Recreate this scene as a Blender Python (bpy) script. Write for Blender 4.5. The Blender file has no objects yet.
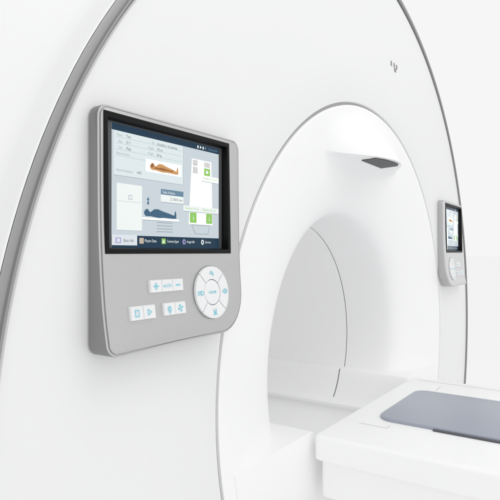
import bpy, bmesh, math, random
from mathutils import Vector, Matrix
random.seed(7)
S = 0.3                        # everything is modelled in panel-heights; 1 unit = 0.3 m
PI = math.pi
scene = bpy.context.scene
COL = scene.collection

# ------------------------------------------------------------------ materials
def lin(c):
    return tuple(((v/255)/12.92 if v/255 <= .04045 else ((v/255+.055)/1.055)**2.4) for v in c)

def mat(name, rgb, rough=.4, metal=0, coat=0, spec=.5, var=0, vscale=6, bump=0, bscale=300, stretch=None, emit=0, rvar=0):
    m = bpy.data.materials.new(name); m.use_nodes = True
    nt = m.node_tree; N = nt.nodes; L = nt.links
    b = N['Principled BSDF']
    b.inputs['Base Color'].default_value = (*rgb, 1)
    b.inputs['Roughness'].default_value = rough
    b.inputs['Metallic'].default_value = metal
    b.inputs['Coat Weight'].default_value = coat
    b.inputs['Coat Roughness'].default_value = .12
    b.inputs['Specular IOR Level'].default_value = spec
    tc = N.new('ShaderNodeTexCoord')
    mp = N.new('ShaderNodeMapping'); L.new(tc.outputs['Object'], mp.inputs['Vector'])
    if stretch: mp.inputs['Scale'].default_value = stretch
    if var or rvar:
        n = N.new('ShaderNodeTexNoise'); n.inputs['Scale'].default_value = vscale; n.inputs['Detail'].default_value = 5
        L.new(mp.outputs[0], n.inputs['Vector'])
        if var:
            r = N.new('ShaderNodeMapRange')
            r.inputs['From Min'].default_value = .25; r.inputs['From Max'].default_value = .75
            r.inputs['To Min'].default_value = 1-var; r.inputs['To Max'].default_value = 1+var
            L.new(n.outputs['Fac'], r.inputs['Value'])
            mx = N.new('ShaderNodeVectorMath'); mx.operation = 'SCALE'
            mx.inputs[0].default_value = rgb; L.new(r.outputs[0], mx.inputs['Scale'])
            L.new(mx.outputs[0], b.inputs['Base Color'])
        if rvar:
            r2 = N.new('ShaderNodeMapRange')
            r2.inputs['To Min'].default_value = rough-rvar; r2.inputs['To Max'].default_value = rough+rvar
            L.new(n.outputs['Fac'], r2.inputs['Value']); L.new(r2.outputs[0], b.inputs['Roughness'])
    if bump:
        n2 = N.new('ShaderNodeTexNoise'); n2.inputs['Scale'].default_value = bscale; n2.inputs['Detail'].default_value = 3
        L.new(mp.outputs[0], n2.inputs['Vector'])
        bp = N.new('ShaderNodeBump'); bp.inputs['Strength'].default_value = bump; bp.inputs['Distance'].default_value = .0006
        L.new(n2.outputs['Fac'], bp.inputs['Height']); L.new(bp.outputs[0], b.inputs['Normal'])
    if emit:
        b.inputs['Emission Color'].default_value = (*rgb, 1)
        b.inputs['Emission Strength'].default_value = emit
        b.inputs['Base Color'].default_value = (*[v*.08 for v in rgb], 1)
    return m

M = {}
M['shell']  = mat('white_lacquered_shell', (.85,.852,.855), .38, coat=.15, var=.006, vscale=3, bump=.03, bscale=500)
M['funnel'] = mat('white_bore_plastic', (.945,.945,.945), .42, var=.005, vscale=4, bump=.03, bscale=500)
M['casing'] = mat('white_side_casing', (.86,.863,.865), .5, var=.006, vscale=2)
M['trim']   = mat('satin_silver_trim', (.36,.36,.364), .45, metal=.75, rvar=.04, vscale=40)
M['gap']    = mat('dark_joint', (.08,.08,.085), .7)
M['gapsoft']= mat('grey_rubber_joint', (.42,.42,.425), .6)
M['sens']   = mat('dark_sensor_window', (.10,.102,.105), .55, spec=.25)
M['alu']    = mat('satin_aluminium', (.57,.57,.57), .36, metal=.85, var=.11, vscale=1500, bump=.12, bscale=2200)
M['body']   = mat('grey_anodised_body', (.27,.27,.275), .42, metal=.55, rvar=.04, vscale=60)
M['alu_lit']   = mat('lit_aluminium_front', (.72,.72,.725), .45, metal=.7, var=.03, vscale=1400)  # same aluminium as the near panel, its brighter lighting put into the colour
M['body_lit']  = mat('lit_anodised_body', (.52,.52,.525), .45, metal=.5, rvar=.04, vscale=60)  # same body metal, colour lightened to stand for stronger light
M['bezel']  = mat('gloss_black_bezel', (.004,.004,.0045), .45, spec=.18)
M['glass']  = mat('dark_display_glass', (.09,.095,.10), .15, spec=.4)
M['key']    = mat('white_key_plastic', (.84,.845,.85), .35, coat=.1)
M['keygap'] = mat('key_gap', (.3,.3,.31), .6)
M['cyan']   = mat('cyan_print', lin((78,198,220)), .5)
M['table']  = mat('white_table_shell', (.96,.96,.96), .4, coat=.1, var=.004, vscale=3)
M['tline']  = mat('grey_table_joint', (.62,.62,.63), .6)
M['tfloor'] = mat('pale_grey_trough_plastic', (.88,.882,.885), .25, coat=.2)
M['pad']    = mat('grey_blue_pad', lin((158,164,177)), .33, spec=.6, var=.01, vscale=12, bump=.06, bscale=900)
M['padedge']= mat('dark_pad_edge', (.09,.095,.11), .5)
M['logo']   = mat('grey_logo_print', (.25,.25,.26), .5)
M['floor']  = mat('white_seamless_floor', (.99,.99,.99), .9, spec=.1, var=.004, vscale=1)
M['wall']   = mat('white_backdrop', (.93,.93,.93), .9, var=.004, vscale=1)
E_ = 1.0
def em(name, c, k=1): M[name] = mat(name, lin(c), .3, spec=.12, emit=E_*k)
em('d_bg',(196,206,212)); em('d_bar',(33,58,78)); em('d_card',(216,226,228)); em('d_white',(250,252,252))
em('d_line',(180,190,196)); em('d_text',(70,84,94)); em('d_soft',(150,162,170)); em('d_blue',(66,98,124))
em('d_steel',(104,134,156)); em('d_skin',(200,150,95)); em('d_skin2',(150,100,62)); em('d_green',(142,196,98)); em('d_grey',(206,206,204))
em('d_red',(205,70,90)); em('d_tab',(216,222,228)); em('d_lilac',(170,160,205)); em('d_tan',(190,176,160)); em('d_pale',(232,238,236))

# ------------------------------------------------------------------ mesh helpers
class MB:
    def __init__(s): s.v=[]; s.f=[]; s.m=[]
    def add(s, vs, fs, mi=0):
        k=len(s.v); s.v+= [tuple(v) for v in vs]; s.f+= [tuple(i+k for i in f) for f in fs]; s.m += [mi]*len(fs)
    def build(s, name, mats, parent=None, smooth=35, bevel=0, seg=2, loc=(0,0,0)):
        me = bpy.data.meshes.new(name)
        me.from_pydata([(x-loc[0],y-loc[1],z-loc[2]) for x,y,z in s.v],[],s.f)
        if not isinstance(mats,(list,tuple)): mats=[mats]
        for m in mats: me.materials.append(m)
        for p,i in zip(me.polygons,s.m): p.material_index=i
        bm=bmesh.new(); bm.from_mesh(me)
        bmesh.ops.remove_doubles(bm, verts=bm.verts, dist=1e-6)
        if s.__dict__.get('recalc',True): bmesh.ops.recalc_face_normals(bm, faces=bm.faces)
        bm.to_mesh(me); bm.free()
        if smooth:
            for p in me.polygons: p.use_smooth=True
            me.set_sharp_from_angle(angle=math.radians(smooth))
        o=bpy.data.objects.new(name,me); COL.objects.link(o); o.location=loc
        if parent: o.parent=parent
        if bevel:
            b=o.modifiers.new('Bevel','BEVEL'); b.width=bevel*S; b.segments=seg; b.limit_method='ANGLE'; b.angle_limit=math.radians(40)
            b.harden_normals=True
        return o

def box(mb,x0,x1,y0,y1,z0,z1,mi=0):
    mb.add([(x,y,z) for x in (x0,x1) for y in (y0,y1) for z in (z0,z1)],
           [(0,1,3,2),(4,6,7,5),(0,4,5,1),(2,3,7,6),(0,2,6,4),(1,5,7,3)],mi)

def revolve(mb, prof, n=256, mi=0, a0=0, a1=2*PI, closed=False):
    """prof: list of (y, r); axis = y"""
    full = abs(a1-a0-2*PI)<1e-6
    cols = n if full else n+1
    vs=[]
    for i in range(cols):
        a=a0+(a1-a0)*i/n
        for y,r in prof: vs.append((r*math.sin(a),y,r*math.cos(a)))
    k=len(prof); fs=[]
    for i in range(n):
        j=(i+1)%cols
        for q in range(k-1 if not closed else k):
            q2=(q+1)%k
            fs.append((i*k+q,j*k+q,j*k+q2,i*k+q2))
    mb.add(vs,fs,mi)

def empty(name, loc, label, cat, group=None):
    o=bpy.data.objects.new(name,None); COL.objects.link(o); o.location=loc
    o.empty_display_size=.1; o['label']=label; o['category']=cat
    if group: o['group']=group
    return o

def interp(x, xs, ys):
    if x<=xs[0]: return ys[0]
    for i in range(len(xs)-1):
        if x<=xs[i+1]:
            t=(x-xs[i])/(xs[i+1]-xs[i]); return ys[i]+t*(ys[i+1]-ys[i])
    return ys[-1]
def sstep(t): t=max(0,min(1,t)); return t*t*(3-2*t)

def rrect(x0,x1,y0,y1,r,n=8):
    """rounded rectangle, r = (r at x0y0, x1y0, x1y1, x0y1)"""
    out=[]
    for (cx,cy,rr_,a) in ((x0+r[0],y0+r[0],r[0],PI),(x1-r[1],y0+r[1],r[1],1.5*PI),(x1-r[2],y1-r[2],r[2],0),(x0+r[3],y1-r[3],r[3],.5*PI)):
        for i in range(n+1):
            t=a+PI/2*i/n; out.append((cx+rr_*math.cos(t),cy+rr_*math.sin(t)))
    return out
def slab(mb,outline,z0,z1,mi=0,edge=0):
    n=len(outline)
    if edge:
        cx=sum(p[0] for p in outline)/n; cy=sum(p[1] for p in outline)/n
        loops=[]
        for ang in (0,30,60,90):
            a=math.radians(ang); ins_=edge*(1-math.cos(a)); zz=z1-edge+edge*math.sin(a)
            L=[]
            for i in range(n):
                p=Vector(outline[i]); q=Vector(outline[i-1]); w=Vector(outline[(i+1)%n])
                d=(w-q); d=Vector((-d.y,d.x)).normalized() if d.length>1e-9 else Vector((0,0))
                L.append((p.x+d.x*ins_,p.y+d.y*ins_,zz))
            loops.append(L)
        vs=[(x,y,z0) for x,y in outline]
        for L in loops: vs+=L
        fs=[tuple(range(n-1,-1,-1)),tuple(range(len(vs)-n,len(vs)))]
        for l in range(len(loops)):
            fs+=[(l*n+i,l*n+(i+1)%n,(l+1)*n+(i+1)%n,(l+1)*n+i) for i in range(n)]
        mb.add(vs,fs,mi)
    else:
        mb.add([(x,y,z0) for x,y in outline]+[(x,y,z1) for x,y in outline],
           [tuple(range(n-1,-1,-1)),tuple(range(n,2*n))]+[(i,(i+1)%n,n+(i+1)%n,n+i) for i in range(n)],mi)
# ================================================================== SETTING
FZ=-3.75
fl=MB(); fl.add([(-600,-600,FZ),(600,-600,FZ),(600,600,FZ),(-600,600,FZ)],[(0,1,2,3)])
o=fl.build('floor',M['floor'],smooth=0); o['kind']='structure'

# ================================================================== GANTRY
G=empty('scanner_gantry',(0,0,FZ),'big white ring-shaped medical scanner with a wide round bore and silver trim, filling the picture','scanner')
R1=2.066; RT=3.324
def gpart(mb,name,m,**k):
    o=mb.build(name,m,None,**k); o.parent=G; o.location=(o.location[0],o.location[1],o.location[2]-FZ); return o

# front cover: flat annulus with softly rounded edges
c=MB(); revolve(c,[(.06,R1+.012),(.012,R1+.012),(.003,R1+.016),(0,R1+.024),(0,2.4),(0,2.8),(0,RT-.05),(.003,RT-.022),(.010,RT-.014),(.06,RT-.014)],360)
gpart(c,'front_cover',M['shell'])
# dark joint behind the ring gap
c=MB(); revolve(c,[(.022,R1-.02),(.022,R1+.02)],360); gpart(c,'ring_joint',M['gapsoft'],smooth=0)
c=MB(); revolve(c,[(.03,RT-.02),(.03,RT+.004)],360); gpart(c,'trim_joint',M['gap'],smooth=0)
# trim
c=MB(); revolve(c,[(.06,RT-.003),(-.010,RT-.003),(-.014,RT+.002),(-.014,RT+.009),(-.004,RT+.012),(-.004,RT+.044),(-.002,RT+.048),(.06,RT+.049)],360)
gpart(c,'trim_ring',M['trim'])
# side casing
def casing_profile():
    p=[(.03,RT+.0495),(.000,RT+.050),(.004,RT+.056),(.03,RT+.062),(.10,RT+.073)]
    p+=[(.125,RT+.085),(.15,RT+.11),(.20,RT+.19),(.28,RT+.33),(.42,RT+.56),(.62,RT+.80),(.88,RT+.97),(1.25,RT+1.06),(1.7,RT+1.08),(2.9,RT+1.08),(3.05,RT+1.03),(3.12,RT+.9),(3.12,1.25),(3.0,1.17)]
    return p
c=MB(); revolve(c,casing_profile(),256); gpart(c,'side_casing',M['casing'],smooth=30)

# bore funnel with the bill over the opening
PY=[0,.008,.03,.06,.10,.15,.20,.27,.38,.55,.72]
PR=[2.054,2.00,1.88,1.73,1.56,1.395,1.28,1.203,1.172,1.158,1.155]
def Y0(r):
    return interp(-r,[-v for v in PR],PY)
# smooth the profile by dense Catmull sampling
def catmull(xs,ys,n):
    out=[]
    P=list(zip(xs,ys)); P=[(2*P[0][0]-P[1][0],2*P[0][1]-P[1][1])]+P+[(2*P[-1][0]-P[-2][0],2*P[-1][1]-P[-2][1])]
    for i in range(1,len(P)-2):
        for k in range(n):
            t=k/n; q=[]
            for d in (0,1):
                a,b,c_,e=P[i-1][d],P[i][d],P[i+1][d],P[i+2][d]
                q.append(.5*((2*b)+(-a+c_)*t+(2*a-5*b+4*c_-e)*t*t+(-a+3*b-3*c_+e)*t**3))
            out.append(tuple(q))
    out.append((P[-2][0],P[-2][1])); return out
CP=catmull(PY,PR,8)
PY2=[a for a,b in CP]; PR2=[b for a,b in CP]
def Y0(r): return interp(-r,[-v for v in PR2],PY2)
ZE=1.615; XW=.75; AM=.23
f=MB(); NT=480
NA,NB=26,16
rows=None; vs=[]; cnt=None
for i in range(NT):
    a=2*PI*i/NT; sx=math.sin(a); cz=math.cos(a)
    amax=math.atan2(XW,ZE)
    aa=abs(((a+PI)%(2*PI))-PI)
    re=min(ZE/max(cz,.01) if aa<amax else 9, math.hypot(ZE,XW))
    x=re*sx
    w=0
    if aa<amax: w=(1-(x/XW)**2)**1.45
    yb=Y0(re)*(1-w)+(-AM)*w
    col=[(.05,2.056),(.004,2.056)]
    for k in range(NA):
        t=k/(NA-1); r=2.050+(re-2.050)*t
        e=t**1.25*(1-.0*t)
        d=(yb-Y0(re))
        y=Y0(r)+d*(sstep(t)*.55+.45*t*t)
        col.append((y,r))
    # rounded corner then horizontal underside going back
    r2=re-.03-.05*min(1,w*4)
    yt=Y0(r2)+.02*w
    for k in range(1,NB+1):
        t=k/NB
        y=yb+(yt-yb)*t
        wb=min(1,w*5); r=re+(r2-re)*(wb*(0.12*min(1,t*4)+.88*t**3.2)+(1-wb)*t)
        col.append((y,r))
    for (y,r) in [(Y0(q),q) for q in [r2+(1.156-r2)*((k/44)**.8) for k in range(1,45)]]:
        col.append((y+.02*w*max(0,(r-1.3)/(r2-1.3)),r))
    col.append((.738,1.155)); col.append((.741,1.158)); cnt=len(col)
    for y,r in col: vs.append((r*sx,y,r*cz))
fs=[]
for i in range(NT):
    j=(i+1)%NT
    for q in range(cnt-1): fs.append((i*cnt+q,j*cnt+q,j*cnt+q+1,i*cnt+q+1))
f.add(vs,fs); gpart(f,'bore_funnel',M['funnel'],smooth=42)
# tube beyond the seam
c=MB(); revolve(c,[(.732,1.175),(.732,1.157),(.735,1.155),(1.5,1.155),(3.10,1.155),(3.12,1.2)],256) if False else revolve(c,[(.77,1.18),(.749,1.158),(.752,1.155),(1.5,1.155),(3.0,1.165)],256)
gpart(c,'bore_tube',M['funnel'])
c=MB(); revolve(c,[(.715,1.162),(.76,1.162)],256); gpart(c,'bore_seam',M['gapsoft'],smooth=0)

# sensor window under the bill : lies on the underside plane
sw=MB()
pts=[(-.30,-.035),(-.22,-.115),(-.10,-.165),(.05,-.195),(.20,-.190),(.32,-.160),(.22,-.03)]
zs=ZE-.015
pts=[(-.28,-.045),(-.255,-.15),(-.12,-.188),(.02,-.200),(.14,-.193),(.21,-.16),(.17,-.03)]
n=len(pts)
zl=lambda y: zs+.003-.013*max(0,(y+.17)/.14)**1.5
sw.add([(x,y,zl(y)) for x,y in pts]+[(x,y,zs+.03) for x,y in pts],[tuple(range(n)),tuple(range(2*n-1,n-1,-1))]+[(i,(i+1)%n,n+(i+1)%n,n+i) for i in range(n)])
gpart(sw,'sensor_window',M['sens'],smooth=0)

# lower bore insert : ledge at z=-.37 and trough
ZL=-.37
sec=[(2.3,ZL),(1.005,ZL),(.985,ZL-.004),(.972,ZL-.016),(.945,ZL-.09),(.91,ZL-.16),(.865,ZL-.225),(.825,ZL-.268),(.80,ZL-.280),(.70,ZL-.286),(.69,ZL-.292),(.683,ZL-.335),(0,ZL-.336)]
sec=sec+[(-x,z) for x,z in reversed(sec[:-1])]
ins=MB()
def wallx(y,z):      # half width of the funnel at depth y and height z
    r=interp(y,PY2,PR2)+.012 if y<.75 else 1.163
    return math.sqrt(max(r*r-z*z,.01))
ys=[.02,.03,.05,.08,.11,.15,.2,.27,.36,.5,.74]
ys2=[.746,1.2,2.0,3.1]
def trough(ylist,mi=0):
    vs=[];k=len(sec)
    for y in ylist:
        for i,(x,z) in enumerate(sec):
            if i==0: x=wallx(y,z)
            if i==k-1: x=-wallx(y,z)
            vs.append((x,y,z))
    ins.add(vs,[(a*k+b,a*k+b+1,(a+1)*k+b+1,(a+1)*k+b) for a in range(len(ylist)-1) for b in range(k-1)],mi)
trough(ys+ys2)
fp=MB(); slab(fp,[(-.675,.05),(.675,.05),(.675,3.05),(-.675,3.05)],ZL-.35,ZL-.321,edge=.006); FLOORP=fp
# front face of the insert (below the trough) follows the ring
k=len(sec); nb=60; fv=[];
rr=1.93
a0=math.asin(-ZL/rr)
top=[(math.sqrt(rr*rr-ZL*ZL),ZL)]+sec[1:-1]+[(-math.sqrt(rr*rr-ZL*ZL),ZL)]
for (x,z) in top:
    zb=-math.sqrt(max(rr*rr-x*x,0)); zb=min(zb,z)
    fv += [(x,.02,z),(x,.02,zb)]
ins.add(fv,[(2*i,2*i+1,2*i+3,2*i+2) for i in range(len(top)-1)])
bx=[]
for i in range(41):
    a=PI+ (PI/2-a0)*(i/20-1)
    bx.append((1.93*math.sin(a),.02,1.93*math.cos(a)))
ins.add(bx+[(0,.021,ZL-.6)],[(i,i+1,41) for i in range(40)])
gpart(ins,'bore_insert',M['funnel'],smooth=30)
gpart(fp,'trough_floor',M['tfloor'],smooth=30)
# seam in the insert
sm=MB(); vs=[]
for (x,z) in sec[2:8]: vs += [(x*.9985,.740,z+.0012),(x*.9985,.748,z+.0012)]
sm.add(vs,[(2*i,2*i+1,2*i+3,2*i+2) for i in range(5)])
gpart(sm,'insert_seam',M['gap'],smooth=0)

# small brand mark high on the cover (only the feet of two letters show)
lg=MB()
def stroke(x,z,w,h): box(lg,x-w/2,x+w/2,-.002,.004,z,z+h)
stroke(.50,2.575,.030,.045); stroke(.60,2.545,.050,.035); stroke(.575,2.581,.030,.04); stroke(.64,2.581,.030,.04)
gpart(lg,'brand_mark',M['logo'],smooth=0)

# ================================================================== PATIENT TABLE
T=empty('patient_table',(0,-3.4,FZ),'long white patient table with a grey-blue mat, ending at the scanner opening','table')
TL=(0,-3.4,FZ)
def tpart(mb,name,m,**k):
    o=mb.build(name,m,None,**k); o.parent=T; o.location=(-TL[0],-TL[1],-TL[2]); return o
tb=MB(); slab(tb,rrect(-1.05,1.05,-6.6,-.02,(.25,.25,.05,.05)),ZL-.16,ZL,edge=.02)
tpart(tb,'table_top',M['table'],smooth=30)
ra=MB(); slab(ra,rrect(-1.0,1.0,-6.5,-.05,(.2,.2,.04,.04)),ZL-.42,ZL-.16); tpart(ra,'table_side',M['table'],smooth=30)
pe=MB(); slab(pe,rrect(-.95,.95,-5.6,-1.0,(.2,.2,.2,.2)),FZ+.1,ZL-.42); slab(pe,rrect(-1.2,1.2,-6.2,-.7,(.3,.3,.3,.3)),FZ,FZ+.16)
tpart(pe,'pedestal',M['table'],smooth=30)
pd=MB(); slab(pd,rrect(-.485,.50,-6.1,-.235,(.1,.1,.11,.13)),ZL+.001,ZL+.022,edge=.012); P_=tpart(pd,'mat',M['pad'],smooth=40)
#pg=MB(); slab(pg,rrect(-.497,.512,-6.11,-.223,(.1,.1,.12,.14)),ZL-.004,ZL+.004); tpart(pg,'mat_edge',M['table'],smooth=0)
dk=MB(); box(dk,-.515,-.489,-6.0,-.665,ZL+.001,ZL+.012); tpart(dk,'mat_rail',M['padedge'],bevel=.003)
# fine joints in the table top
jl=MB(); h=ZL+.0012; wd=.005
def hline(x0,y0,x1,y1,w=wd):
    d=Vector((x1-x0,y1-y0)); nrm=Vector((-d.y,d.x)).normalized()*w/2
    jl.add([(x0+nrm.x,y0+nrm.y,h),(x1+nrm.x,y1+nrm.y,h),(x1-nrm.x,y1-nrm.y,h),(x0-nrm.x,y0-nrm.y,h)],[(0,1,2,3)])
hline(.935,-6.3,.935,-.10,.006)
hline(-.63,-.17,-.63,-.38); hline(-.63,-.38,-.565,-.38)
hline(.62,-.36,.78,-.36)
tpart(jl,'cover_joint',M['tline'],smooth=0)

# ================================================================== CONTROL PANELS
AX0=-2.911; AC=.475; ZB=.467
ZF=[.46,.51,.64,.84,1.07,1.46]; YF=[-.132,-.118,-.096,-.078,-.069,-.065]
CF=catmull(ZF,YF,6)
def F(z):
    if z<ZF[0]: return YF[0]+(ZF[0]-z)*-.45
    return interp(z,[a for a,b in CF],[b for a,b in CF])

def text_geo(s,h):
    cu=bpy.data.curves.new('t','FONT'); cu.body=s; cu.size=h/.72; cu.resolution_u=2; cu.align_x='LEFT'
    ob=bpy.data.objects.new('t',cu); COL.objects.link(ob)
    dg=bpy.context.evaluated_depsgraph_get(); dg.update()
    me=bpy.data.meshes.new_from_object(ob.evaluated_get(dg))
    vs=[(v.co.x,v.co.y) for v in me.vertices]; fs=[tuple(p.vertices) for p in me.polygons]
    bpy.data.objects.remove(ob); bpy.data.curves.remove(cu); bpy.data.meshes.remove(me)
    return vs,fs

def control_panel(m,label):
    """m=+1: outer edge on the left; m=-1: mirrored housing, display and lettering unmirrored"""
    cx=AX0+AC if m>0 else -(AX0+AC)
    R=empty('control_panel',(cx,0,ZB),label,'control panel','control panels on the scanner front')
    def X(a): return cx+m*(a-AC)
    def XD(a): return cx+m*(.44-AC)+(a-.44)
    def part(mb,name,mt,parent=R,**k):
        o=mb.build(name,mt,None,loc=k.pop('loc',(0,0,0)),**k)
        o.parent=parent
        pl=Vector((0,0,0)); q=parent
        while q: pl+=Vector(q.location); q=q.parent
        o.location=Vector(o.location)-pl; return o
    # ---- housing
    def chain_left(ins_):
        x0=ins_; zt=1.462-ins_; zb=.467+ins_; r=max(.052-ins_,.008); rb=max(.045-ins_,.008); P=[(.42,zt),(.3,zt),(.15,zt)]
        P+=[(x0+r-r*math.sin(t),zt-r+r*math.cos(t)) for t in [PI/2*i/8 for i in range(9)]]
        P+=[(x0,zt-r+(zb+rb-zt+r)*i/14) for i in range(1,14)]
        P+=[(x0+rb-rb*math.cos(t),zb+rb-rb*math.sin(t)) for t in [PI/2*i/8 for i in range(9)]]
        P+=[(.15,zb),(.3,zb),(.42,zb)]
        P=[(a,z-.013*sstep((.60-z)/.1)*max(0,1-a/.45)*(1 if m>0 else .2)) for a,z in P]
        return P
    def chain_right(ins_):
        zt=1.462-ins_; zb=.467+ins_; r=max(.055-ins_,.008); rb=.215-ins_
        def xe(z): return .948-ins_-.014*sstep((1.1-z)/.6)
        P=[(.5,zt),(.65,zt),(.8,zt)]
        xr=xe(zt)
        P+=[(xr-r+r*math.sin(t),zt-r+r*math.cos(t)) for t in [PI/2*i/8 for i in range(9)]]
        for i in range(1,14):
            z=zt-r+(zb+rb-zt+r)*i/14; P.append((xe(z),z))
        xb=xe(zb+rb)
        P+=[(xb-rb+rb*math.cos(t),zb+rb-rb*math.sin(t)) for t in [PI/2*i/8 for i in range(9)]]
        P+=[(.66,zb),(.6,zb),(.5,zb)]
        return P
    def loop(ins_,yf):
        L=chain_left(ins_); Rr=chain_right(ins_)
        return [(X(a),yf(z),z) for a,z in L],[(X(a),yf(z),z) for a,z in Rr]
    hb=MB()
    levels=[(.014,lambda z:-.0005 if m>0 else .045),(.0,lambda z:-.012),(0,lambda z:F(z)+.012),(.0015,lambda z:F(z)+.0065),(.0045,lambda z:F(z)+.0035),(.0075,lambda z:F(z)+.0035),(.0085,lambda z:F(z)+.007),(.0125,lambda z:F(z)+.007),(.014,lambda z:F(z)+.0006),(.0155,lambda z:F(z))]
    Ls=[loop(*l) for l in levels]
    nL=len(Ls[0][0]); vs=[]
    for l,r in Ls: vs+=l+r[::-1]
    n=2*nL
    fs=[tuple(range(n-1,-1,-1))]
    for q in range(len(Ls)-1):
        for i in range(n):
            fs.append((q*n+i,q*n+(i+1)%n,(q+1)*n+(i+1)%n,(q+1)*n+i))
    nbody=1+3*n
    b=(len(Ls)-1)*n
    for i in range(nL-1): fs.append((b+i,b+i+1,b+n-2-i,b+n-1-i))
    hb.add(vs,fs); hb.m=[1]*nbody+[0]*(len(fs)-nbody)
    H=part(hb,'housing',[M['alu'],M['body']] if m>0 else [M['alu_lit'],M['body_lit']],smooth=28)
    cut=MB(); box(cut,XD(.030),XD(.849),-.4,-.030,.866,1.432); CT=cut.build('cutter',[M['alu']],smooth=0)
    CT.location=Vector((cx,0,ZB))*0; bpy.context.view_layer.update()
    bo=H.modifiers.new('b','BOOLEAN'); bo.operation='DIFFERENCE'; bo.object=CT; bo.solver='EXACT'
    dg=bpy.context.evaluated_depsgraph_get(); nm=bpy.data.meshes.new_from_object(H.evaluated_get(dg)); H.modifiers.clear()
    old=H.data; H.data=nm; bpy.data.meshes.remove(old); cm=CT.data; bpy.data.objects.remove(CT); bpy.data.meshes.remove(cm)
    H.data.set_sharp_from_angle(angle=math.radians(28))
    # ---- bezel frame (proud) with recess
    zo0,zo1=.862,1.436; ao0,ao1=.026,.853
    ai0,ai1=.047,.833; zi0,zi1=.884,1.412
    yf=-.074; yb=-.036
    def rect(a0,a1,z0,z1,y):
        fy=(lambda z:y) if y>-.06 else (lambda z:F(z)-.005+(y-yf))
        return [(XD(a0),fy(z0),z0),(XD(a1),fy(z0),z0),(XD(a1),fy(z1),z1),(XD(a0),fy(z1),z1)]
    bz=MB()
    rs=[rect(ao0,ao1,zo0,zo1,-.05),rect(ao0,ao1,zo0,zo1,yf+.003),rect(ao0+.003,ao1-.003,zo0+.003,zo1-.003,yf),
        rect(ai0-.003,ai1+.003,zi0-.003,zi1+.003,yf),rect(ai0,ai1,zi0,zi1,yf+.004),rect(ai0+.004,ai1-.004,zi0+.003,zi1-.003,yb-.0)]
    v=[];
    for r_ in rs: v+=r_
    bz.add(v,[(q*4+i,q*4+(i+1)%4,(q+1)*4+(i+1)%4,(q+1)*4+i) for q in range(5) for i in range(4)])
    part(bz,'bezel',M['bezel'],smooth=0)
    # ---- display
    dp=MB(); dp.add(rect(ai0-.01,ai1+.01,zi0-.01,zi1+.01,yb-.001),[(0,1,2,3)]); dp.add(rect(.092,.803,.887,1.402,yb-.0018),[(0,1,2,3)],1)
    D=part(dp,'display',[M['glass'],M['d_bg']],smooth=0)
    lay=[0]
    def Q(mb,pts,mi=0,lv=1):
        y=yb-.0018-.0005*lv
        mb.add([(XD(a),y,z) for a,z in pts],[tuple(range(len(pts)))],mi)
    def RC(mb,a0,a1,z0,z1,mi=0,lv=1): Q(mb,[(a0,z0),(a1,z0),(a1,z1),(a0,z1)],mi,lv)
    def TX(mb,s,a,z,h,mi=0,lv=2,wmax=None):
        vs,fs=text_geo(s,h); 
        if not vs: return
        w=max(x for x,_ in vs); k=1 if not wmax else wmax/w
        y=yb-.0018-.0005*lv
        mb.add([(XD(a+x*k),y,z+zz) for x,zz in vs],fs,mi)
    def dpart(mb,name,ms):
        o=part(mb,name,ms,parent=D,smooth=0); return o
    # status bar and its icons
    s_=MB(); RC(s_,.092,.803,1.374,1.402,0,1)
    for i,a in enumerate((.632,.652,.672,.692)):
        if i==1: Q(s_,[(a,1.380),(a+.012,1.388),(a,1.396)],1,2)
        elif i==3: TX(s_,'?',a,1.381,.014,1,2)
        else: RC(s_,a,a+.009,1.381,1.394,1,2)
    TX(s_,'12:05:36 PM',.712,1.382,.011,2,2,.078)
    dpart(s_,'status_bar',[M['d_bar'],M['d_white'],M['d_steel']])
    # patient card
    c_=MB(); RC(c_,.103,.528,1.190,1.374,0,1); RC(c_,.103,.528,1.186,1.190,1,1); RC(c_,.528,.532,1.190,1.374,1,1)
    for z in (1.348,1.322,1.296,1.270): RC(c_,.112,.520,z,z+.0016,1,2)
    for s,a,z in (('Name',.118,1.353),('Age',.127,1.327),('Sex',.130,1.301),('Patient Position',.115,1.276),('Patient Orientation',.115,1.206)):
        TX(c_,s,a,z,.011,2,2,{4:.032,3:.02}.get(len(s),.075 if len(s)<18 else .092))
    for s,a,z,w in (('Test',.170,1.353,.026),('32 Y',.170,1.327,.026),('Male',.170,1.301,.028),('HFS',.232,1.206,.026),
                  ('201609211 05 665566',.352,1.348,.135),('170 cm',.352,1.325,.036),('60 kg',.352,1.300,.03)):
        TX(c_,s,a,z,.012,3,2,w)
    for s,a,z in (('ID',.322,1.351),('Height',.298,1.326),('Weight',.296,1.301)): TX(c_,s,a,z,.011,2,2,.014 if s=='ID' else .036)
    dpart(c_,'patient_card',[M['d_card'],M['d_line'],M['d_soft'],M['d_text']])
    # photo of the patient lying
    p_=MB(); RC(p_,.283,.516,1.224,1.280,0,3)
    def body(a0,z0,L,H):
        P=[(0,.42),(.02,.62),(.07,.80),(.12,.78),(.16,.60),(.19,.52),(.23,.62),(.30,.82),(.42,.86),(.52,.74),(.60,.66),(.70,.58),(.82,.48),(.93,.36),(.955,.72),(.985,.84),(1.0,.40),(1.0,.10),(.9,.06),(.6,.10),(.45,.04),(.3,.10),(.18,.16),(.12,.12),(.04,.16)]
        return [(a0+L*x,z0+H*z) for x,z in P]
    Q(p_,body(.308,1.229,.185,.045),1,4)
    Q(p_,[(a,z-.001) for a,z in body(.335,1.240,.12,.014)],2,5)
    Q(p_,[(.310,1.246),(.316,1.262),(.328,1.266),(.334,1.256),(.325,1.245)],2,5)
    dpart(p_,'patient_picture',[M['d_white'],M['d_skin'],M['d_skin2']])
    # white plan sheet
    w_=MB(); RC(w_,.119,.262,.962,1.157,0,1); RC(w_,.119,.262,.9595,.962,1,1); RC(w_,.123,.258,1.082,1.0835,1,2)
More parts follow.
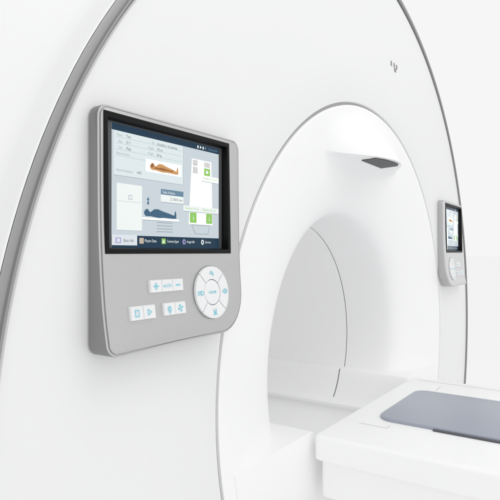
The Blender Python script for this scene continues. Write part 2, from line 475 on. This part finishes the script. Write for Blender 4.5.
    RC(w_,.182,.206,1.092,1.112,1,2); RC(w_,.185,.203,1.095,1.109,0,3); TX(w_,'R',.189,1.096,.011,1,4)
    dpart(w_,'plan_sheet',[M['d_pale'],M['d_line']])
    # popup
    u_=MB(); RC(u_,.378,.530,1.098,1.131,0,2); RC(u_,.378,.530,1.131,1.156,1,2); RC(u_,.378,.530,1.0955,1.098,2,2)
    TX(u_,'Table Position',.386,1.137,.012,0,3,.085); TX(u_,'Z: 000.0 mm',.440,1.108,.013,3,3,.082)
    dpart(u_,'position_box',[M['d_pale'],M['d_steel'],M['d_soft'],M['d_text']])
    # blue lying figure on the tray with arrow
    b_=MB(); Q(b_,body(.272,1.021,.208,.048),0,3); RC(b_,.262,.500,1.012,1.022,1,2); RC(b_,.262,.500,1.0095,1.012,2,2)
    Q(b_,[(.290,1.100),(.298,1.112),(.306,1.100),(.301,1.100),(.301,1.088),(.306,1.088),(.298,1.076),(.290,1.088),(.295,1.088),(.295,1.100)],0,2)
    for z in (1.001,.987,.973,.960): RC(b_,.352,.456,z,z+.0035,2,2)
    dpart(b_,'lying_figure',[M['d_blue'],M['d_white'],M['d_soft']])
    # table diagram
    t_=MB(); Q(t_,[(.568,1.005),(.752,1.005),(.742,1.325),(.592,1.325)],0,1)
    for a0,a1,z0,z1 in ((.598,.634,1.293,1.320),(.598,.634,1.254,1.286),(.684,.730,1.293,1.318)): RC(t_,a0,a1,z0,z1,1,2); 
    RC(t_,.603,.628,1.2945,1.297,4,3)
    for a0,a1,z0,z1 in ((.684,.731,1.252,1.288),(.577,.626,1.012,1.062),(.700,.748,1.012,1.062)): RC(t_,a0,a1,z0,z1,2,2)
    RC(t_,.698,.716,1.262,1.278,5,3)
    for a in (.598,.720): TX(t_,'i',a,1.024,.026,0,3)
    RC(t_,.664,.800,1.222,1.250,0,3); RC(t_,.664,.800,1.2195,1.222,4,3); TX(t_,'Posterior 16 ch',.674,1.232,.012,3,4,.112)
    RC(t_,.530,.800,1.066,1.092,5,3); RC(t_,.530,.800,1.0635,1.066,4,3); TX(t_,'Anterior 16 ch',.540,1.075,.012,3,4,.10); TX(t_,'Spine 32 ch',.672,1.075,.012,3,4,.105)
    Q(t_,[(.588,1.003),(.732,1.003),(.716,.957),(.614,.957)],4,1); Q(t_,[(.593,1.000),(.727,1.000),(.712,.960),(.618,.960)],6,2)
    dpart(t_,'coil_diagram',[M['d_white'],M['d_grey'],M['d_green'],M['d_green'],M['d_soft'],M['d_pale'],M['d_bg']])
    # tab bar
    k_=MB(); RC(k_,.092,.803,.887,.940,0,1); RC(k_,.0925,.233,.898,.942,1,2)
    RC(k_,.112,.142,.907,.930,2,3); RC(k_,.118,.136,.911,.926,1,4); TX(k_,'Basic Info',.156,.912,.014,3,3,.058)
    for a,mi in ((.246,4),(.383,5)): RC(k_,a,a+.026,.906,.931,mi,2)
    RC(k_,.390,.401,.911,.922,6,3)
    for a in (.523,.660):
        Q(k_,[(a+.012+.011*math.cos(t*PI/6),.918+.013*math.sin(t*PI/6)) for t in range(12)],2 if a<.6 else 6,2)
        RC(k_,a+.008,a+.016,.912,.924,0,3)
    for s,a,w in (('Physio Data',.278,.072),('Contrast Agent',.418,.080),('Image Info',.554,.058),('Service',.692,.045)):
        TX(k_,s,a,.913,.013,6,2,w)
    dpart(k_,'tab_bar',[M['d_bar'],M['d_tab'],M['d_lilac'],M['d_text'],M['d_tan'],M['d_green'],M['d_pale']])

    # ---- keys
    def FP(a,z,off): return (X(a),F(z)-off,z)
    def FPd(ac,da,z,off): return (X(ac)+da,F(z)-off,z)
    def key(a0,a1,z0,z1,icon):
        kb=MB(); i_=.0035
        ac=(a0+a1)/2
        g=5
        loops=[(0,.0),(0,.010),(.0025,.0145)]
        vs=[]
        for ins_,off in loops:
            for (a,z) in ((a0+ins_,z0+ins_),(a1-ins_,z0+ins_),(a1-ins_,z1-ins_),(a0+ins_,z1-ins_)): vs.append(FP(a,z,off))
        # dished top: four facets meeting low in the middle
        vs.append(FP(ac+.010,(z0+z1)/2-.004,.0075))
        kb.add(vs,[(q*4+i,q*4+(i+1)%4,(q+1)*4+(i+1)%4,(q+1)*4+i) for q in range(2) for i in range(4)]+[(8+i,8+(i+1)%4,12) for i in range(4)])
        K=part(kb,'key',M['key'],smooth=50)
        sb=MB(); zc=(z0+z1)/2
        def P(pts): sb.add([FPd(ac,x,zc+z,.0152) for x,z in pts],[tuple(range(len(pts)))])
        def bar(x0,x1,y0,y1): P([(x0,y0),(x1,y0),(x1,y1),(x0,y1)])
        if icon=='+': bar(-.016,.016,-.002,.002); bar(-.002,.002,.0025,.015); bar(-.002,.002,-.015,-.0025)
        if icon=='-': bar(-.015,.015,-.002,.002)
        if icon=='T':
            v_,f_=text_geo('AUTO',.013); w=max(x for x,_ in v_); sb.add([FPd(ac,(x/w-.5)*.052,zc-.007+z,.0152) for x,z in v_],f_)
        if icon=='sq': bar(-.012,.012,.011,.014); bar(-.012,.012,-.014,-.011); bar(-.012,-.009,-.0108,.0108); bar(.009,.012,-.0108,.0108)
        if icon=='tri':
            P([(-.010,-.014),(-.007,-.009),(-.007,.009),(-.010,.014)]); P([(-.0068,.009),(.008,0),(.014,0),(-.0098,.014)]); P([(-.0068,-.009),(-.0098,-.014),(.014,-.0002),(.008,-.0002)])
        if icon=='lamp':
            for t in range(12):
                a=t*PI/6; b2=a+PI/6; P([(.011*math.cos(a),.013*math.sin(a)),(.011*math.cos(b2),.013*math.sin(b2)),(.0075*math.cos(b2),.0095*math.sin(b2)),(.0075*math.cos(a),.0095*math.sin(a))])
            bar(-.005,.005,-.019,-.016); bar(-.0015,.0015,-.006,.006)
        if icon=='fan':
            for t in range(4):
                a=t*PI/2+.3; P([(.003*math.cos(a),.003*math.sin(a)),(.016*math.cos(a-.35),.016*math.sin(a-.35)),(.017*math.cos(a+.3),.017*math.sin(a+.3))])
            bar(-.0025,.0025,-.0025,.0025)
        part(sb,'symbol',M['cyan'],parent=K,smooth=0)
    for i,ic in enumerate(('+','T','-')): 
        j=i if m>0 else 2-i
        key(.2515+.0695*j,.2515+.0695*j+.0685,.694,.749,ic)
    for i,ic in enumerate(('sq','tri')):
        j=i if m>0 else 1-i
        key(.129+.071*j,.129+.071*j+.070,.587,.645,ic)
    for i,ic in enumerate(('lamp','fan')):
        j=i if m>0 else 1-i
        key(.323+.071*j,.323+.071*j+.070,.590,.645,ic)
    # ---- dial : base, four segment keys, centre key
    dc=(.669,.673); RO=.127; RI=.060
    db=MB(); nn=72
    vs=[FP(dc[0]+(RO+.004)*math.cos(2*PI*i/nn),dc[1]+(RO+.004)*math.sin(2*PI*i/nn),-.002) for i in range(nn)]+[FP(dc[0]+(RO+.003)*math.cos(2*PI*i/nn),dc[1]+(RO+.003)*math.sin(2*PI*i/nn),.0035) for i in range(nn)]+[FP(*dc,.0035)]
    db.add(vs,[(i,(i+1)%nn,nn+(i+1)%nn,nn+i) for i in range(nn)]+[(nn+i,nn+(i+1)%nn,2*nn) for i in range(nn)])
    part(db,'dial_base',M['keygap'],smooth=30)
    def ringseg(c0,c1,name,icon):
        sg=MB(); na=18; hg=.0022
        rad=[(RI+.0035,.0),(RI+.0035,.012),(RI+.0055,.0140),(.085,.0135),(.105,.0145),(RO-.004,.0165),(RO-.001,.0150),(RO,.010),(RO,-.001)]
        vs=[]
        for i in range(na+1):
            for r,off in rad:
                g=hg/r; a=c0+g+(c1-c0-2*g)*i/na
                vs.append(FP(dc[0]+r*math.cos(a),dc[1]+r*math.sin(a),off))
        k=len(rad)
        fs=[(i*k+q,i*k+q+1,(i+1)*k+q+1,(i+1)*k+q) for i in range(na) for q in range(k-1)]
        fs+=[tuple(range(k)),tuple(range(na*k+k-1,na*k-1,-1))]
        sg.add(vs,fs); K=part(sg,name,M['key'],smooth=35)
        am=(c0+c1)/2; ia=dc[0]+.093*math.cos(am); iz=dc[1]+.093*math.sin(am)
        sb=MB()
        def bar(x0,x1,y0,y1): sb.add([FPd(ia,x,iz+y,.0158) for x,y in ((x0,y0),(x1,y0),(x1,y1),(x0,y1))],[(0,1,2,3)])
        def bed(x0,x1,y):
            bar(x0,x1,y,y+.003)
        def arrow(x,y,up):
            s2=1 if up else -1
            sb.add([FPd(ia,xx,iz+yy,.0158) for xx,yy in ((x-.006,y),(x+.006,y),(x,y+.010*s2))],[(0,1,2)]); bar(x-.0015,x+.0015,min(y,y-.010*s2),max(y,y-.010*s2))
        if icon=='up': arrow(-.003,.004,True); bar(-.018,.002,-.002,.0005) ; arrow(.010,-.004,False)
        if icon=='dn': arrow(.002,-.004,False); bar(-.008,-.005,-.012,.012); bar(.010,.013,-.012,.014); bar(-.014,.018,-.017,-.014)
        if icon=='in':
            bar(-.024,-.004,.006,.009); bar(-.024,-.021,-.012,.0055); bar(-.014,-.010,-.010,.004); bar(.000,.003,-.012,.012)
            for t in range(10):
                a=t*PI/5;b2=a+PI/5; sb.add([FPd(ia,.013+rr_*math.cos(q),iz+rr_*math.sin(q),.0158) for rr_,q in ((.011,a),(.011,b2),(.008,b2),(.008,a))],[(0,1,2,3)])
        if icon=='out':
            bar(-.020,-.008,-.0015,.0015)
            for t in range(10):
                a=t*PI/5;b2=a+PI/5; sb.add([FPd(ia,.004+rr_*math.cos(q),iz+rr_*1.1*math.sin(q),.0158) for rr_,q in ((.012,a),(.012,b2),(.009,b2),(.009,a))],[(0,1,2,3)])
            bar(.002,.006,-.005,.005); bar(.018,.021,-.010,.010)
        part(sb,'symbol',M['cyan'],parent=K,smooth=0)
    for q,(ic) in enumerate(('out','up','in','dn')):
        c0=-PI/4+q*PI/2
        if m<0 and ic in('in','out'): ic={'in':'out','out':'in'}[ic]
        ringseg(c0,c0+PI/2,'dial_key',ic)
    cb=MB(); vs=[];rad=[(RI,.0),(RI,.010),(RI-.002,.0125),(RI-.006,.0135),(.03,.0125),(.012,.012)]
    for r,off in rad:
        vs+=[FP(dc[0]+r*math.cos(2*PI*i/48),dc[1]+r*math.sin(2*PI*i/48),off) for i in range(48)]
    vs.append(FP(*dc,.012)); k=len(rad)
    cb.add(vs,[(q*48+i,q*48+(i+1)%48,(q+1)*48+(i+1)%48,(q+1)*48+i) for q in range(k-1) for i in range(48)]+[((k-1)*48+i,(k-1)*48+(i+1)%48,k*48) for i in range(48)])
    K=part(cb,'centre_key',M['key'],smooth=35)
    sb=MB(); v_,f_=text_geo('HOME',.013); w=max(x for x,_ in v_)
    sb.add([FPd(dc[0],(x/w-.5)*.058,dc[1]-.006+z,.0142) for x,z in v_],f_); part(sb,'symbol',M['cyan'],parent=K,smooth=0)
    if m<0: R.rotation_euler=(0,0,.030); R.location.y+=.014
    return R

control_panel(+1,'large silver control panel in the foreground, on the cover left of the bore')
control_panel(-1,'distant silver control panel, brighter light painted into its colour, on the narrow strip of cover right of the bore')

# ================================================================== scale to metres
for me in bpy.data.meshes: me.transform(Matrix.Scale(S,4))
for o in bpy.data.objects: o.location = Vector(o.location)*S

# ================================================================== camera
cam=bpy.data.cameras.new('camera'); co=bpy.data.objects.new('camera',cam); COL.objects.link(co)
cam.sensor_width=36; cam.lens=543.745/500*36; cam.clip_start=.01; cam.clip_end=200
yaw,pit=.9639032598,.0036535746
fw=Vector((math.sin(yaw)*math.cos(pit),math.cos(yaw)*math.cos(pit),math.sin(pit)))
co.location=Vector((-4.3254888,-1.7747037,.86974106))*S
co.rotation_euler=fw.to_track_quat('-Z','Y').to_euler()
scene.camera=co

# ================================================================== light
w=bpy.data.worlds.new('World'); scene.world=w; w.use_nodes=True
nt=w.node_tree; N=nt.nodes; L=nt.links; bg=N['Background']
tc=N.new('ShaderNodeTexCoord'); dt=N.new('ShaderNodeVectorMath'); dt.operation='DOT_PRODUCT'
dt.inputs[1].default_value=Vector((-.66,.75,0)).normalized()
L.new(tc.outputs['Generated'],dt.inputs[0])
rp=N.new('ShaderNodeValToRGB'); cr=rp.color_ramp
cr.elements[0].position=.88; cr.elements[0].color=(1,1,1,1)
cr.elements[1].position=.98; cr.elements[1].color=(.40,.40,.405,1)
mr=N.new('ShaderNodeMapRange'); mr.inputs['From Min'].default_value=-1; mr.inputs['From Max'].default_value=1
L.new(dt.outputs['Value'],mr.inputs['Value']); L.new(mr.outputs[0],rp.inputs[0]); L.new(rp.outputs[0],bg.inputs['Color'])
bg.inputs['Strength'].default_value=.92

def area(name,loc,target,size,energy,sy=None):
    l=bpy.data.lights.new(name,'AREA'); l.energy=energy; l.size=size*S
    if sy: l.shape='RECTANGLE'; l.size_y=sy*S
    o=bpy.data.objects.new(name,l); COL.objects.link(o)
    o.location=Vector(loc)*S; d=(Vector(target)-Vector(loc)); o.rotation_euler=d.to_track_quat('-Z','Y').to_euler()
area('overhead_fill',(-1,-5,8.5),(0,0,.5),7,12,5)  # unseen fill lamp, added for soft light from above
area('front_fill',(-6.5,-9,3),(1,0,0),6,5.5,5)  # unseen fill lamp, added to brighten the funnel wall and left casing

scene.render.engine='CYCLES'
scene.cycles.max_bounces=12; scene.cycles.diffuse_bounces=8
scene.view_settings.view_transform='Standard'; scene.view_settings.look='None'
scene.view_settings.exposure=0; scene.view_settings.gamma=1
scene.render.resolution_x=1024; scene.render.resolution_y=1024
